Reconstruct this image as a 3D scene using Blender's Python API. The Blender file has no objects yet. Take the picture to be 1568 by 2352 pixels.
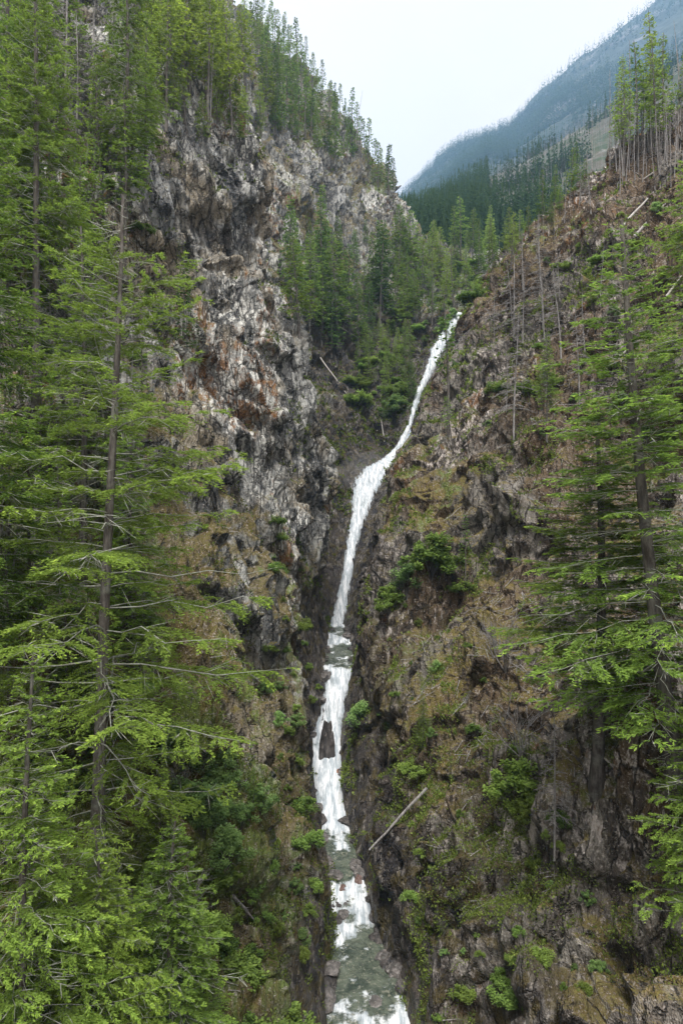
import bpy, math, random, time
T0 = time.time()
import numpy as np
from mathutils import Vector, Matrix
from mathutils.bvhtree import BVHTree

SC = bpy.context.scene
COL = SC.collection
random.seed(7)
RNG = np.random.default_rng(11)
F = 1568.0                                   # focal length in units of the 1568 x 2352 survey picture

def P(px, py, Y):                            # survey reading -> metres
    return ((px - 784) / F * Y, Y, (1176 - py) / F * Y)

# ------------------------------------------------------------------ noise
def _hash(ix, iy, iz, seed):
    h = (ix.astype(np.int64) * 374761393 + iy.astype(np.int64) * 668265263 + iz.astype(np.int64) * 2147483647 + seed * 1274126177) & 0xFFFFFFFF
    h = ((h ^ (h >> 13)) * 1274126177) & 0xFFFFFFFF
    h = ((h ^ (h >> 15)) * 2246822519) & 0xFFFFFFFF
    return (h ^ (h >> 16)) & 0xFFFFFFFF

def vnoise(p, seed=0):                       # value noise, about -1..1
    i = np.floor(p).astype(np.int64); f = p - i
    u = f * f * f * (f * (f * 6 - 15) + 10)
    r = np.zeros(len(p))
    for dx in (0, 1):
        wx = u[:, 0] if dx else 1 - u[:, 0]
        for dy in (0, 1):
            wy = u[:, 1] if dy else 1 - u[:, 1]
            for dz in (0, 1):
                wz = u[:, 2] if dz else 1 - u[:, 2]
                r += wx * wy * wz * (_hash(i[:, 0] + dx, i[:, 1] + dy, i[:, 2] + dz, seed) / 4294967295.0)
    return r * 2 - 1

def fbm(p, octv=4, seed=0, rough=0.5):
    a, s, r, t = 1.0, 1.0, 0, 0
    for k in range(octv):
        r = r + a * vnoise(p * s + 17.3 * k, seed + k); t += a
        a *= rough; s *= 2.03
    return r / t

def ridged(p, octv=3, seed=0):
    a, s, r, t = 1.0, 1.0, 0, 0
    for k in range(octv):
        r = r + a * (1 - 2 * np.abs(vnoise(p * s + 9.1 * k, seed + k))); t += a
        a *= 0.5; s *= 2.1
    return r / t

def cells(p, seed=0, k=42.0):                # soft worley: tilted slab per cell -> angular blocks with steep joints
    i = np.floor(p).astype(np.int64)
    W = np.zeros(len(p)) + 1e-9; S = np.zeros(len(p))
    for dx in (-1, 0, 1):
        for dy in (-1, 0, 1):
            for dz in (-1, 0, 1):
                c = i + np.array([dx, dy, dz])
                h = _hash(c[:, 0], c[:, 1], c[:, 2], seed)
                q = np.stack([(h & 1023) / 1023.0, ((h >> 10) & 1023) / 1023.0, ((h >> 20) & 1023) / 1023.0], 1)
                d = p - (c + q)
                h2 = _hash(c[:, 0], c[:, 1], c[:, 2], seed + 77)
                t = np.stack([(h2 & 255) / 255.0 - .5, ((h2 >> 8) & 255) / 255.0 - .5, ((h2 >> 16) & 255) / 255.0 - .5], 1)
                w = np.exp(-k * (d * d).sum(1))
                W += w; S += w * (((h2 >> 24) & 255) / 127.5 - 1 + 1.6 * (t * d).sum(1))
    return S / W

# ------------------------------------------------------------------ mesh + object helpers
def mesh_np(name, V, Fq, mat, attrs=None, smooth=False):
    me = bpy.data.meshes.new(name)
    V = np.asarray(V, np.float32); Fq = np.asarray(Fq, np.int32)
    n, k = Fq.shape
    me.vertices.add(len(V)); me.vertices.foreach_set('co', V.ravel())
    me.loops.add(n * k); me.loops.foreach_set('vertex_index', Fq.ravel())
    me.polygons.add(n); me.polygons.foreach_set('loop_start', np.arange(0, n * k, k, dtype=np.int32))
    me.polygons.foreach_set('use_smooth', np.full(n, smooth, dtype=bool))
    me.update(calc_edges=True)
    me.validate()
    for a, v in (attrs or {}).items():
        at = me.attributes.new(a, 'FLOAT', 'POINT'); at.data.foreach_set('value', np.asarray(v, np.float32))
    if mat: me.materials.append(mat)
    return me

def add(name, me, parent=None):
    o = bpy.data.objects.new(name, me); COL.objects.link(o)
    if parent: o.parent = parent
    return o

def tag(o, label=None, cat=None, group=None, kind=None):
    if label: o['label'] = label
    if cat: o['category'] = cat
    if group: o['group'] = group
    if kind: o['kind'] = kind
    return o

class Tubes:                                 # collects tapered tubes into one mesh
    def __init__(s): s.V = []; s.F = []; s.n = 0
    def tube(s, pts, rad, k=5):
        pts = np.asarray(pts, float); m = len(pts)
        d = np.gradient(pts, axis=0); d /= np.linalg.norm(d, axis=1)[:, None] + 1e-9
        ref = np.array([0, 0, 1.0]) if abs(d[0, 2]) < .9 else np.array([1.0, 0, 0])
        a = np.cross(d, ref); a /= np.linalg.norm(a, axis=1)[:, None] + 1e-9
        b = np.cross(d, a)
        th = np.arange(k) * 2 * math.pi / k
        ring = pts[:, None] + (a[:, None] * np.cos(th)[None, :, None] + b[:, None] * np.sin(th)[None, :, None]) * np.asarray(rad)[:, None, None]
        s.V.append(ring.reshape(-1, 3))
        i = np.arange(m - 1)[:, None] * k; j = np.arange(k)[None]; jn = (j + 1) % k
        s.F.append(np.stack([i + j, i + jn, i + k + jn, i + k + j], -1).reshape(-1, 4) + s.n)
        s.n += m * k
    def mesh(s, name, mat, smooth=True):
        return mesh_np(name, np.concatenate(s.V), np.concatenate(s.F), mat, smooth=smooth)

# ------------------------------------------------------------------ materials
def new_mat(name):
    m = bpy.data.materials.new(name); m.use_nodes = True
    nt = m.node_tree; nt.nodes.clear()
    return m, nt

class NB:                                    # tiny node builder
    def __init__(s, nt): s.nt = nt
    def n(s, t, **kw):
        nd = s.nt.nodes.new(t)
        for k, v in kw.items():
            if k.startswith('i_'):
                nd.inputs[k[2:].replace('_', ' ')].default_value = v
            else: setattr(nd, k, v)
        return nd
    def l(s, a, b): s.nt.links.new(a, b)
    def noise(s, vec, scale, detail=4, rough=.55, dist=0.0):
        nd = s.n('ShaderNodeTexNoise'); nd.inputs['Scale'].default_value = scale
        nd.inputs['Detail'].default_value = detail; nd.inputs['Roughness'].default_value = rough
        nd.inputs['Distortion'].default_value = dist
        s.l(vec, nd.inputs['Vector']); return nd.outputs['Fac']
    def ramp(s, fac, lo, hi, a=0.0, b=1.0):
        nd = s.n('ShaderNodeMapRange'); nd.clamp = True; nd.interpolation_type = 'SMOOTHSTEP'
        nd.inputs['From Min'].default_value = lo; nd.inputs['From Max'].default_value = hi
        nd.inputs['To Min'].default_value = a; nd.inputs['To Max'].default_value = b
        s.l(fac, nd.inputs['Value']); return nd.outputs['Result']
    def math(s, op, a, b=None, c=None):
        nd = s.n('ShaderNodeMath', operation=op)
        for i, v in enumerate((a, b, c)):
            if v is None: continue
            if isinstance(v, (int, float)): nd.inputs[i].default_value = v
            else: s.l(v, nd.inputs[i])
        return nd.outputs[0]
    def mix(s, fac, a, b, mode='MIX'):
        nd = s.n('ShaderNodeMix', data_type='RGBA', blend_type=mode)
        for k, v in ((0, fac), (6, a), (7, b)):
            if isinstance(v, (int, float)): nd.inputs[k].default_value = v
            elif isinstance(v, tuple): nd.inputs[k].default_value = (*v, 1)
            else: s.l(v, nd.inputs[k])
        return nd.outputs[2]
    def attr(s, name):
        return s.n('ShaderNodeAttribute', attribute_name=name).outputs['Fac']
    def mapping(s, vec, rot, scale):
        nd = s.n('ShaderNodeMapping'); nd.inputs['Rotation'].default_value = rot; nd.inputs['Scale'].default_value = scale
        s.l(vec, nd.inputs['Vector']); return nd.outputs[0]

def rock_material(name, rot, g_lo, g_hi, brown, pale, moss_col, moss_amt, rust_amt, pale_amt):
    m, nt = new_mat(name); b = NB(nt)
    pos = b.n('ShaderNodeTexCoord').outputs['Object']
    st = b.mapping(pos, rot, (1.0, .5, .33))
    geo = b.n('ShaderNodeNewGeometry')
    nz = b.n('ShaderNodeSeparateXYZ'); b.l(geo.outputs['Normal'], nz.inputs[0]); nz = nz.outputs[2]
    n1 = b.noise(st, .45, 5, .7)
    n2 = b.noise(st, 1.7, 4, .74)
    n5 = b.noise(pos, .8, 4, .72)
    n6 = b.noise(pos, 4.2, 3, .85)
    big, med = b.attr('big'), b.attr('med')
    c = b.mix(b.ramp(n1, .40, .60), g_lo, g_hi)
    c = b.mix(b.math('MULTIPLY', b.ramp(b.math('ADD', big, b.math('SUBTRACT', n5, .5)), -.25, .25), .85), c, brown)
    c = b.mix(b.math('MULTIPLY', b.ramp(n2, .46, .36), .75), c, tuple(v * .25 for v in g_lo))
    rust = b.math('MULTIPLY', b.ramp(b.math('ADD', n1, b.math('MULTIPLY', med, .22)), .55, .64), b.ramp(n5, .42, .56))
    c = b.mix(b.math('MULTIPLY', rust, rust_amt), c, (.24, .10, .022))
    pl = b.math('MULTIPLY', b.ramp(b.math('SUBTRACT', n2, b.math('MULTIPLY', big, .12)), .53, .60), b.ramp(b.math('ADD', n5, b.math('MULTIPLY', med, .3)), .40, .56))
    c = b.mix(b.math('MULTIPLY', pl, pale_amt), c, pale)
    ms = b.math('ADD', b.math('MULTIPLY', nz, .55), b.math('ADD', b.math('MULTIPLY', n5, 1.1), b.attr('moss')))
    ms = b.math('MULTIPLY', b.ramp(ms, .88, 1.2), moss_amt)
    mc = b.mix(b.ramp(n6, .38, .62), moss_col, (.13, .085, .03))
    mc = b.mix(b.ramp(b.math('ADD', n1, b.math('MULTIPLY', med, .15)), .5, .62), mc, (.105, .15, .028))
    c = b.mix(ms, c, mc)
    c = b.mix(b.math('MULTIPLY', b.ramp(n6, .56, .63), .6), c, (.46, .42, .38))
    wv = b.n('ShaderNodeVectorMath', operation='ADD'); b.l(st, wv.inputs[0])
    cb_ = b.n('ShaderNodeCombineXYZ'); b.l(n1, cb_.inputs[0]); b.l(n5, cb_.inputs[1]); b.l(n5, cb_.inputs[2]); b.l(cb_.outputs[0], wv.inputs[1])
    vc = b.n('ShaderNodeTexVoronoi', feature='DISTANCE_TO_EDGE'); vc.inputs['Scale'].default_value = 1.15; b.l(wv.outputs[0], vc.inputs['Vector'])
    crack = b.math('MULTIPLY', b.ramp(vc.outputs['Distance'], .0, .07, 1, 0), b.ramp(n2, .40, .52))
    crack = b.math('MULTIPLY', crack, b.math('SUBTRACT', 1.0, b.math('MULTIPLY', ms, .7)))
    v2 = b.n('ShaderNodeTexVoronoi', feature='DISTANCE_TO_EDGE'); v2.inputs['Scale'].default_value = .38; b.l(wv.outputs[0], v2.inputs['Vector'])
    cr2 = b.math('MULTIPLY', b.ramp(v2.outputs['Distance'], .0, .035, 1, 0), b.ramp(n5, .44, .52))
    crack = b.math('MAXIMUM', crack, b.math('MULTIPLY', cr2, b.math('SUBTRACT', 1.0, b.math('MULTIPLY', ms, .6))))
    c = b.mix(b.math('MULTIPLY', crack, .8), c, tuple(v * .2 for v in g_lo))
    wet = b.attr('wet')
    wc = b.mix(b.ramp(n1, .4, .6), (.026, .024, .027), (.075, .064, .056))
    wc = b.mix(b.math('MULTIPLY', b.ramp(n2, .53, .63), .75), wc, (.26, .235, .21))
    wc = b.mix(b.math('MULTIPLY', b.ramp(n5, .48, .6), .75), wc, (.085, .066, .020))
    wc = b.mix(b.math('MULTIPLY', b.ramp(n6, .57, .64), .5), wc, (.20, .18, .16))
    c = b.mix(b.ramp(b.math('ADD', wet, b.math('SUBTRACT', n5, .5)), .35, .75), c, wc)
    bs = b.n('ShaderNodeBsdfPrincipled')
    b.l(c, bs.inputs['Base Color'])
    b.l(b.ramp(wet, 0, 1, .92, .5), bs.inputs['Roughness'])
    bs.inputs['Specular IOR Level'].default_value = .3
    bp = b.n('ShaderNodeBump'); bp.inputs['Strength'].default_value = 1.0; bp.inputs['Distance'].default_value = .6
    b.l(b.math('SUBTRACT', b.noise(st, 2.4, 4, .76), b.math('MULTIPLY', crack, .35)), bp.inputs['Height']); b.l(bp.outputs[0], bs.inputs['Normal'])
    out = b.n('ShaderNodeOutputMaterial'); b.l(bs.outputs[0], out.inputs[0])
    return m

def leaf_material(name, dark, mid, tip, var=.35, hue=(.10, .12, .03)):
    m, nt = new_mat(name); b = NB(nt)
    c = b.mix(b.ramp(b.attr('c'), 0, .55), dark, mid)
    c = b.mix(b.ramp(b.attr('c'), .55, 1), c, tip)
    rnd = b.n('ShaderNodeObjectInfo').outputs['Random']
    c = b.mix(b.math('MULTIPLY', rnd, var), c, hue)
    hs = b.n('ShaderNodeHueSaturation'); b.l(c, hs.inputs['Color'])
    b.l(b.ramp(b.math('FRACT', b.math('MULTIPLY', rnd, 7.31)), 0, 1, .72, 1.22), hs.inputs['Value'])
    d = b.n('ShaderNodeBsdfDiffuse'); t = b.n('ShaderNodeBsdfTranslucent')
    b.l(hs.outputs[0], d.inputs[0]); b.l(hs.outputs[0], t.inputs[0])
    mx = b.n('ShaderNodeMixShader'); mx.inputs[0].default_value = .5
    b.l(d.outputs[0], mx.inputs[1]); b.l(t.outputs[0], mx.inputs[2])
    out = b.n('ShaderNodeOutputMaterial'); b.l(mx.outputs[0], out.inputs[0])
    return m

def bark_material(name, a, c2, scale=6):
    m, nt = new_mat(name); b = NB(nt)
    pos = b.n('ShaderNodeTexCoord').outputs['Object']
    st = b.mapping(pos, (0, 0, 0), (1, 1, .18))
    n = b.noise(st, scale, 5, .7)
    c = b.mix(b.ramp(n, .36, .64), a, c2)
    c = b.mix(b.math('MULTIPLY', b.ramp(b.noise(pos, 1.2, 4, .7), .5, .66), .5), c, (.24, .25, .21))
    bs = b.n('ShaderNodeBsdfPrincipled'); b.l(c, bs.inputs['Base Color']); bs.inputs['Roughness'].default_value = .95
    bp = b.n('ShaderNodeBump'); bp.inputs['Strength'].default_value = .8; bp.inputs['Distance'].default_value = .05
    b.l(n, bp.inputs['Height']); b.l(bp.outputs[0], bs.inputs['Normal'])
    out = b.n('ShaderNodeOutputMaterial'); b.l(bs.outputs[0], out.inputs[0])
    return m

# ------------------------------------------------------------------ the creek line  (Y, z, left px, right px, foam)
CREEK_PX = [
    (24, -30.6, 640, 990, .2), (30, -30.4, 690, 965, .25), (36, -30.25, 735, 945, .35), (39, -30.1, 748, 935, .55), (40.5, -29.8, 750, 925, .75), (42, -29.7, 752, 915, .2),
    (45, -29.7, 762, 885, .08), (48, -29.65, 768, 865, .45), (50, -29.4, 766, 852, .85), (52, -28.9, 763, 835, .8), (54, -28.5, 762, 822, .55),
    (56, -28.3, 755, 812, .12), (59, -28.2, 742, 803, .35), (60.5, -27.9, 738, 798, .9), (63, -27.0, 733, 785, .95), (66, -25.8, 722, 780, 1.0),
    (69, -24.6, 716, 778, 1.0), (72, -23.6, 720, 778, 1.0), (74.5, -22.4, 735, 785, .95), (77, -19.8, 748, 800, .92), (79.5, -18.2, 750, 810, .85),
    (82, -18.05, 750, 812, .2), (90, -17.9, 753, 803, .12), (91.5, -17.6, 756, 800, .7), (93.5, -16.95, 758, 798, .75), (97, -16.85, 759, 796, .45),
    (100, -16.6, 759, 787, .95), (102.5, -14.5, 768, 796, 1), (105, -10.5, 784, 805, 1), (107.5, -7.0, 793, 814, 1), (110.5, -3.0, 801, 828, 1),
    (113, 0, 809, 845, 1), (116, 3.4, 812, 862, 1), (119, 5.9, 818, 880, 1), (122, 8.0, 842, 903, 1), (125, 9.7, 878, 917, 1), (128, 12.2, 908, 928, .95),
    (132, 17, 936, 946, .95), (137, 23.5, 952, 966, 1), (141, 29.3, 976, 996, 1), (145, 35.2, 992, 1022, 1), (150, 42.6, 1036, 1058, 1), (152, 44.3, 1046, 1064, .9), (158, 45.2, 1060, 1082, .4), (170, 47, 1075, 1100, .3)]
CK = np.array([(Y, z, (l - 784) / F * Y, (r - 784) / F * Y, f) for Y, z, l, r, f in CREEK_PX])
CK = np.vstack([[-12, -31.2, -3, 3.6, .1], [12, -30.9, -2.6, 3.7, .15], CK])
def creek(Y): return [np.interp(Y, CK[:, 0], CK[:, k]) for k in (1, 2, 3, 4)]

def catmull(A, t):                           # A (n, ...) sampled at float params t
    n = len(A); i = np.clip(np.floor(t).astype(int), 0, n - 2); f = (t - i).reshape((-1,) + (1,) * (A.ndim - 1))
    p0 = A[np.maximum(i - 1, 0)]; p1 = A[i]; p2 = A[i + 1]; p3 = A[np.minimum(i + 2, n - 1)]
    m1 = (p2 - p0) * .5; m2 = (p3 - p1) * .5
    # keep tangents modest where control spacing changes abruptly
    return (2 * f**3 - 3 * f**2 + 1) * p1 + (f**3 - 2 * f**2 + f) * m1 + (-2 * f**3 + 3 * f**2) * p2 + (f**3 - f**2) * m2

def loft(C, nu, nv, du=None, dv=None):       # C: (rows, cols, 3); density weights per span
    def params(n, k, w):
        w = np.ones(k - 1) if w is None else np.asarray(w, float)
        cw = np.concatenate([[0], np.cumsum(w)]); cw /= cw[-1]
        return np.interp(np.linspace(0, 1, n), cw, np.arange(k))
    tu = params(nu, C.shape[0], du); tv = params(nv, C.shape[1], dv)
    G = catmull(C, tu)
    G = np.swapaxes(catmull(np.swapaxes(G, 0, 1), tv), 0, 1)
    return G, tu, tv

def grid_faces(nu, nv, flip=False):
    i = np.arange(nu - 1)[:, None] * nv + np.arange(nv - 1)[None]
    q = np.stack([i, i + 1, i + nv + 1, i + nv], -1).reshape(-1, 4)
    return q[:, ::-1] if flip else q

def grid_normals(G):
    a = np.gradient(G, axis=0); b = np.gradient(G, axis=1)
    n = np.cross(b, a); n /= np.linalg.norm(n, axis=2)[..., None] + 1e-9
    return n

LEFT = {
 -12: [(-4,-26),(-8,-20),(-13,-14),(-20,-6),(-30,6),(-45,22),(-70,50)],
 12: [(-4.5,-25),(-8,-19),(-12,-13),(-18,-5),(-28,8),(-42,26),(-65,52)],
 22: [(-4.5,-25),(-7.5,-19.5),(-11,-14.5),(-16,-6),(-24,8),(-36,26),(-58,52)],
 30: [(-4,-25),(-7,-19.5),(-11,-13.5),(-15,-6),(-22,8),(-33,26),(-54,52)],
 40: [(-2.6,-25),(-5.5,-20),(-9,-14),(-14,-5),(-20,9),(-29,27),(-50,54)],
 50: [(-2.0,-24),(-4.2,-18),(-7.2,-11),(-12,-1),(-18,13),(-26,30),(-46,56)],
 60: [(-2.6,-23),(-4.2,-15),(-6.8,-6),(-11,5),(-16,18),(-22,34),(-44,58)],
 72: [(-3.3,-16),(-4.4,-7),(-6.6,3),(-9.3,15),(-13.5,28),(-18.5,42),(-40,64)],
 84: [(-2.4,-10),(-3.2,0),(-4.6,11),(-6.4,22),(-8.4,34),(-10.5,47),(-34,78)],
 94: [(-2.3,-9),(-2.8,2),(-4,12),(-6.8,21),(-12,32),(-16,55),(-38,86)],
 105: [(-2.6,-8),(-2.9,2),(-3.5,12),(-6.8,20),(-14,30),(-22,66),(-42,94)],
 114: [(.2,2),(-.8,8),(-2.2,14),(-6,20),(-15,34),(-25,75),(-45,100)],
 120: [(1.2,8),(-.3,12),(-2.6,16),(-7,22),(-15,40),(-26,82),(-46,106)],
 126: [(4.5,11.5),(2,14),(-1.5,19),(-7,25),(-15,46),(-27,88),(-47,112)],
 132: [(8.5,16),(4,17.5),(-1.5,22),(-8,28),(-15,52),(-28,94),(-48,118)],
 142: [(13,26),(7,25),(0,29),(-7,36),(-14,60),(-29,100),(-50,124)],
 152: [(19,38),(10,34),(2,38),(-6,46),(-14,70),(-30,108),(-54,132)],
 170: [(24,51),(13,51),(3,53),(-4,66),(-11,88),(-28,118),(-56,142)],
 190: [(36,67),(24,71),(12,78),(2,96),(-6,108),(-25,126),(-58,152)],
 215: [(50,79),(33,82),(20,91),(9,109),(-4,128),(-25,146),(-60,176)],
 240: [(60,89),(38,92),(21,100),(10,119),(-6,142),(-28,165),(-64,197)],
 280: [(72,80),(46,84),(20,88),(8,106),(-10,126),(-35,150),(-75,190)],
}
RIGHT = {
 -12: [(5,-27),(8,-23),(12,-17),(17,-10),(25,0),(36,14),(60,40)],
 12: [(5.5,-28),(8,-25),(12,-21),(16,-14),(24,-4),(36,12),(60,40)],
 22: [(6,-28),(9,-25),(12.5,-20),(15.5,-13),(22,-4),(33,12),(56,42)],
 30: [(5.5,-28),(9,-24.5),(13,-19),(16,-12),(21,-4),(31,12),(54,44)],
 40: [(4.6,-25.5),(7.5,-21),(12,-17),(18,-11),(24,-4),(32,10),(54,46)],
 50: [(3.4,-23),(5.8,-17.5),(10,-13),(16,-8),(24,1),(34,16),(58,48)],
 60: [(2,-22),(4,-14.5),(8,-9),(14,-3.5),(22,5),(34,20),(60,52)],
 72: [(1.2,-16),(3,-9),(7,-2),(13,5),(21,15),(32,28),(60,58)],
 84: [(2.4,-11),(4.5,-3),(8.5,5),(14,13),(22,24),(33,38),(60,62)],
 94: [(2.6,-10),(5,-1),(9.5,8),(15,17),(23,29),(36,46),(60,64)],
 105: [(3.2,-5),(6.8,3),(11.6,12),(16.8,22),(25,35),(39,51),(62,66)],
 114: [(8.4,6),(12.2,13),(15.2,21),(19.8,29),(27,40),(41,54),(64,67)],
 120: [(12,12),(15,19),(18.2,26),(21.6,33),(28,43),(42,56),(65,68)],
 126: [(14.4,17),(17.2,24),(20.7,31),(23.8,37),(29.5,46),(44,57),(66,68)],
 132: [(16.4,22),(20,29),(23.4,36),(26.5,41),(32,49),(46,58),(68,68)],
 142: [(22.8,35),(24,38),(25,42.5),(28,46),(35,51),(48,57),(70,65)],
 152: [(29,46),(30,47.5),(31.5,49),(33.5,50.5),(38,51),(50,54),(72,60)],
 165: [(32,43),(34,44),(36,44),(40,44),(46,44),(56,46),(76,52)],
}
def wall_grid(tbl, side):
    Ys = sorted(tbl); A = np.array([[(x, Y, z) for x, z in tbl[Y]] for Y in Ys], float)
    yy = np.unique(np.concatenate([np.arange(Ys[0], 20, 4.0), np.arange(20, 158, 1.0), np.arange(158, Ys[-1] + .1, 4.0)]))
    B = catmull(A, np.interp(yy, Ys, np.arange(len(Ys))))
    rows = []
    for Y, r in zip(yy, B):
        z, xl, xr, _ = creek(Y); e = xl if side < 0 else xr; r = r.copy(); r[:, 1] = Y
        e0 = [(e - side * (abs(xr - xl) * .5 + .1), z - 1.3), (e + side * .05, z - .15)]
        if side < 0:
            k = min(max((Y - 150) / 14, 0), 1); x2, z2 = r[0][0], r[0][2]
            f = [(x2 + 12, z2 - 6), (x2 + 5, z2 - 2)]
            e0 = [(q[0] * (1 - k) + g[0] * k, q[1] * (1 - k) + g[1] * k) for q, g in zip(e0, f)]
        rows.append([(x, Y, zz) for x, zz in e0] + [tuple(v) for v in r])
    dens = np.diff(yy) * np.interp((yy[1:] + yy[:-1]) / 2, [10, 22, 30, 60, 100, 150, 280], [.1, .3, 1.5, 1.2, .85, .6, .38])
    return np.array(rows, float), dens

def strata(p, ang, sq):                      # rotate about Y then about X; squeeze so noise runs along the bedding
    ca, sa = math.cos(ang), math.sin(ang)
    q = np.stack([p[:, 0] * ca + p[:, 2] * sa, p[:, 1], -p[:, 0] * sa + p[:, 2] * ca], 1)
    return q * np.array([1, .8, sq])

def build_wall(name, tbl, side, nu, nv, dens_v, mat, ang, seed, mossy, tone):
    C, dens_u = wall_grid(tbl, side)
    G, tu, tv = loft(C, nu, nv, dens_u, dens_v)
    N = grid_normals(G) * (1 if side > 0 else -1)
    if (N[..., 0] * side).mean() > 0: N = -N     # normals point into the gorge
    p = G.reshape(-1, 3); n = N.reshape(-1, 3)
    q = strata(p, ang, .45)
    warp = np.stack([fbm(p / 6, 2, seed + 50), fbm(p / 6, 2, seed + 60), fbm(p / 6, 2, seed + 70)], 1)
    d = 2.0 * fbm(p / 16, 3, seed) + 1.5 * ridged(q / 7 + warp * .3, 4, seed + 5)
    d += (1.75 if side < 0 else 1.25) * cells(q / 5.0 + warp * .4, seed + 9, 60.0) + .6 * cells(q / 1.9 + warp * .5, seed + 13)
    if side > 0: d += 1.3 * ridged(q * np.array([1, 1, 1.6]) / 11 + warp * .3, 3, seed + 99) + .7 * cells(p / 7.5 + warp * .3, seed + 8)
    dfine = .30 * cells(q / .8 + warp, seed + 17) + .22 * fbm(q / .8, 3, seed + 21) + .35 * (cells(q / 1.9 + warp * .5, seed + 13) - .3)
    cz = np.interp(p[:, 1], CK[:, 0], CK[:, 1])
    h = p[:, 2] - cz
    ck = [np.interp(p[:, 1], CK[:, 0], CK[:, j]) for j in (1, 2, 3)]
    de = np.hypot(p[:, 0] - (ck[1] if side < 0 else ck[2]), p[:, 2] - ck[0])
    a = np.clip(de / 7, 0, 1)
    a = np.where(p[:, 1] > 165, 1, a)
    nar = np.interp(p[:, 1], [48, 58, 108, 118], [0, 1, 1, 0]) * np.clip(1.6 - de / 14, 0, 1)
    d = np.where(d > 0, d * (1 - .6 * nar), d)
    d = d * (.10 + .90 * a) - (.8 + .5 * nar) * a - .10
    tight = np.clip(1.6 - np.abs(p[:, 1] - 130) / 30, 0, 1) * np.clip(1.5 - de / 28, 0, 1)
    d = np.where(d > 0, d * (1 - .9 * tight), d)
    d -= (.9 if side > 0 else .3) * tight * a
    far = np.clip((p[:, 1] - 150) / 80, 0, 1)
    d *= (1 + .5 * far)
    d += dfine * np.maximum(a, .5 * np.clip(de / .8, 0, 1))
    p2 = p + n * d[:, None]
    if len(tbl) : pass
    wetlim = np.interp(p[:, 1], [20, 60, 95, 112, 123, 131, 145, 170], [8, 12, 15, 26, 20, 6, 3, 1] if side < 0 else [8, 17, 24, 25, 22, 17, 9, 1])
    wet = np.clip(1.15 - h / wetlim * .8 + .45 * fbm(p / 5, 3, seed + 31), 0, 1)
    moss = fbm(p / 9, 4, seed + 41) * .6
    me = mesh_np(name, p2, grid_faces(nu, nv, side > 0), mat, {'wet': wet, 'moss': moss + mossy(p), 'big': fbm(p / 7, 3, seed + 80) * 1.3 + tone(p), 'med': fbm(p / 13, 3, seed + 90) * 1.5})
    o = tag(add(name, me), kind='structure')
    return o, p2.reshape(nu, nv, 3)

MAT = {}
MAT['rock_l'] = rock_material('cliff_rock', (0, math.radians(18), 0), (.095, .098, .10), (.42, .42, .395), (.25, .21, .145), (.66, .65, .60), (.13, .115, .03), .9, .75, .95)
MAT['rock_r'] = rock_material('slope_rock', (0, math.radians(-28), 0), (.085, .07, .06), (.25, .23, .20), (.14, .095, .055), (.58, .52, .48), (.18, .155, .04), .9, .7, 1.0)
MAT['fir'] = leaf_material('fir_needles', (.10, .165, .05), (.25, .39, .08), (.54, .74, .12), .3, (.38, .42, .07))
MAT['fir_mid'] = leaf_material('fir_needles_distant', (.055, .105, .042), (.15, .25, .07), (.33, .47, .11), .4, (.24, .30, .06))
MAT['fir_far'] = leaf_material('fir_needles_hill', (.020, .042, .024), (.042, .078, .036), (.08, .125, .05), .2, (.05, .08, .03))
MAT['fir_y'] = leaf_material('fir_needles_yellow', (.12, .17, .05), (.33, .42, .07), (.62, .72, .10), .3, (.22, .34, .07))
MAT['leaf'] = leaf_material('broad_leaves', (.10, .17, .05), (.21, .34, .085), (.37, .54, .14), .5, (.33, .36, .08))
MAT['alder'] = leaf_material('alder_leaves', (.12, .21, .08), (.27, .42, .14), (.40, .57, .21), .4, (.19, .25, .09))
MAT['grass'] = leaf_material('turf', (.09, .13, .03), (.20, .27, .06), (.34, .42, .11), .2, (.1, .1, .03))
MAT['bark'] = bark_material('bark', (.055, .045, .04), (.16, .145, .13))
MAT['twig'] = bark_material('lichened_twigs', (.20, .20, .17), (.42, .43, .37), 5)
MAT['dead'] = bark_material('weathered_wood', (.13, .12, .115), (.36, .34, .33), 9)
MAT['log'] = bark_material('bleached_log', (.25, .23, .21), (.50, .47, .44), 9)
MAT['redwood'] = bark_material('fresh_broken_wood', (.22, .08, .035), (.40, .19, .09), 9)

left, GL = build_wall('left_cliff', LEFT, -1, 1000, 620, [.3, .8, 1.2, 1.3, 1.3, 1.3, 1.5, 2.2], MAT['rock_l'], math.radians(18), 3,
    lambda p: np.interp(p[:, 1], [30, 55, 75, 100, 118, 150], [.5, .15, -.05, .0, .25, .35]) + np.interp(p[:, 2], [-25, -6, 8], [.35, .25, 0]),
    lambda p: np.interp(p[:, 2] - p[:, 1] * .0, [-25, 0, 60], [.22, -.12, -.5]))
right, GR = build_wall('right_cliff', RIGHT, 1, 860, 620, [.3, .8, 1, 1.1, 1.2, 1.4, 1.5, 1.5], MAT['rock_r'], math.radians(-28), 23,
    lambda p: np.interp(p[:, 1], [30, 60, 90, 130], [.12, .18, .08, .02]),
    lambda p: np.interp(p[:, 0], [5, 25, 50], [-.05, .05, -.15]) - np.clip((50 - p[:, 1]) / 25, 0, .35))

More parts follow.
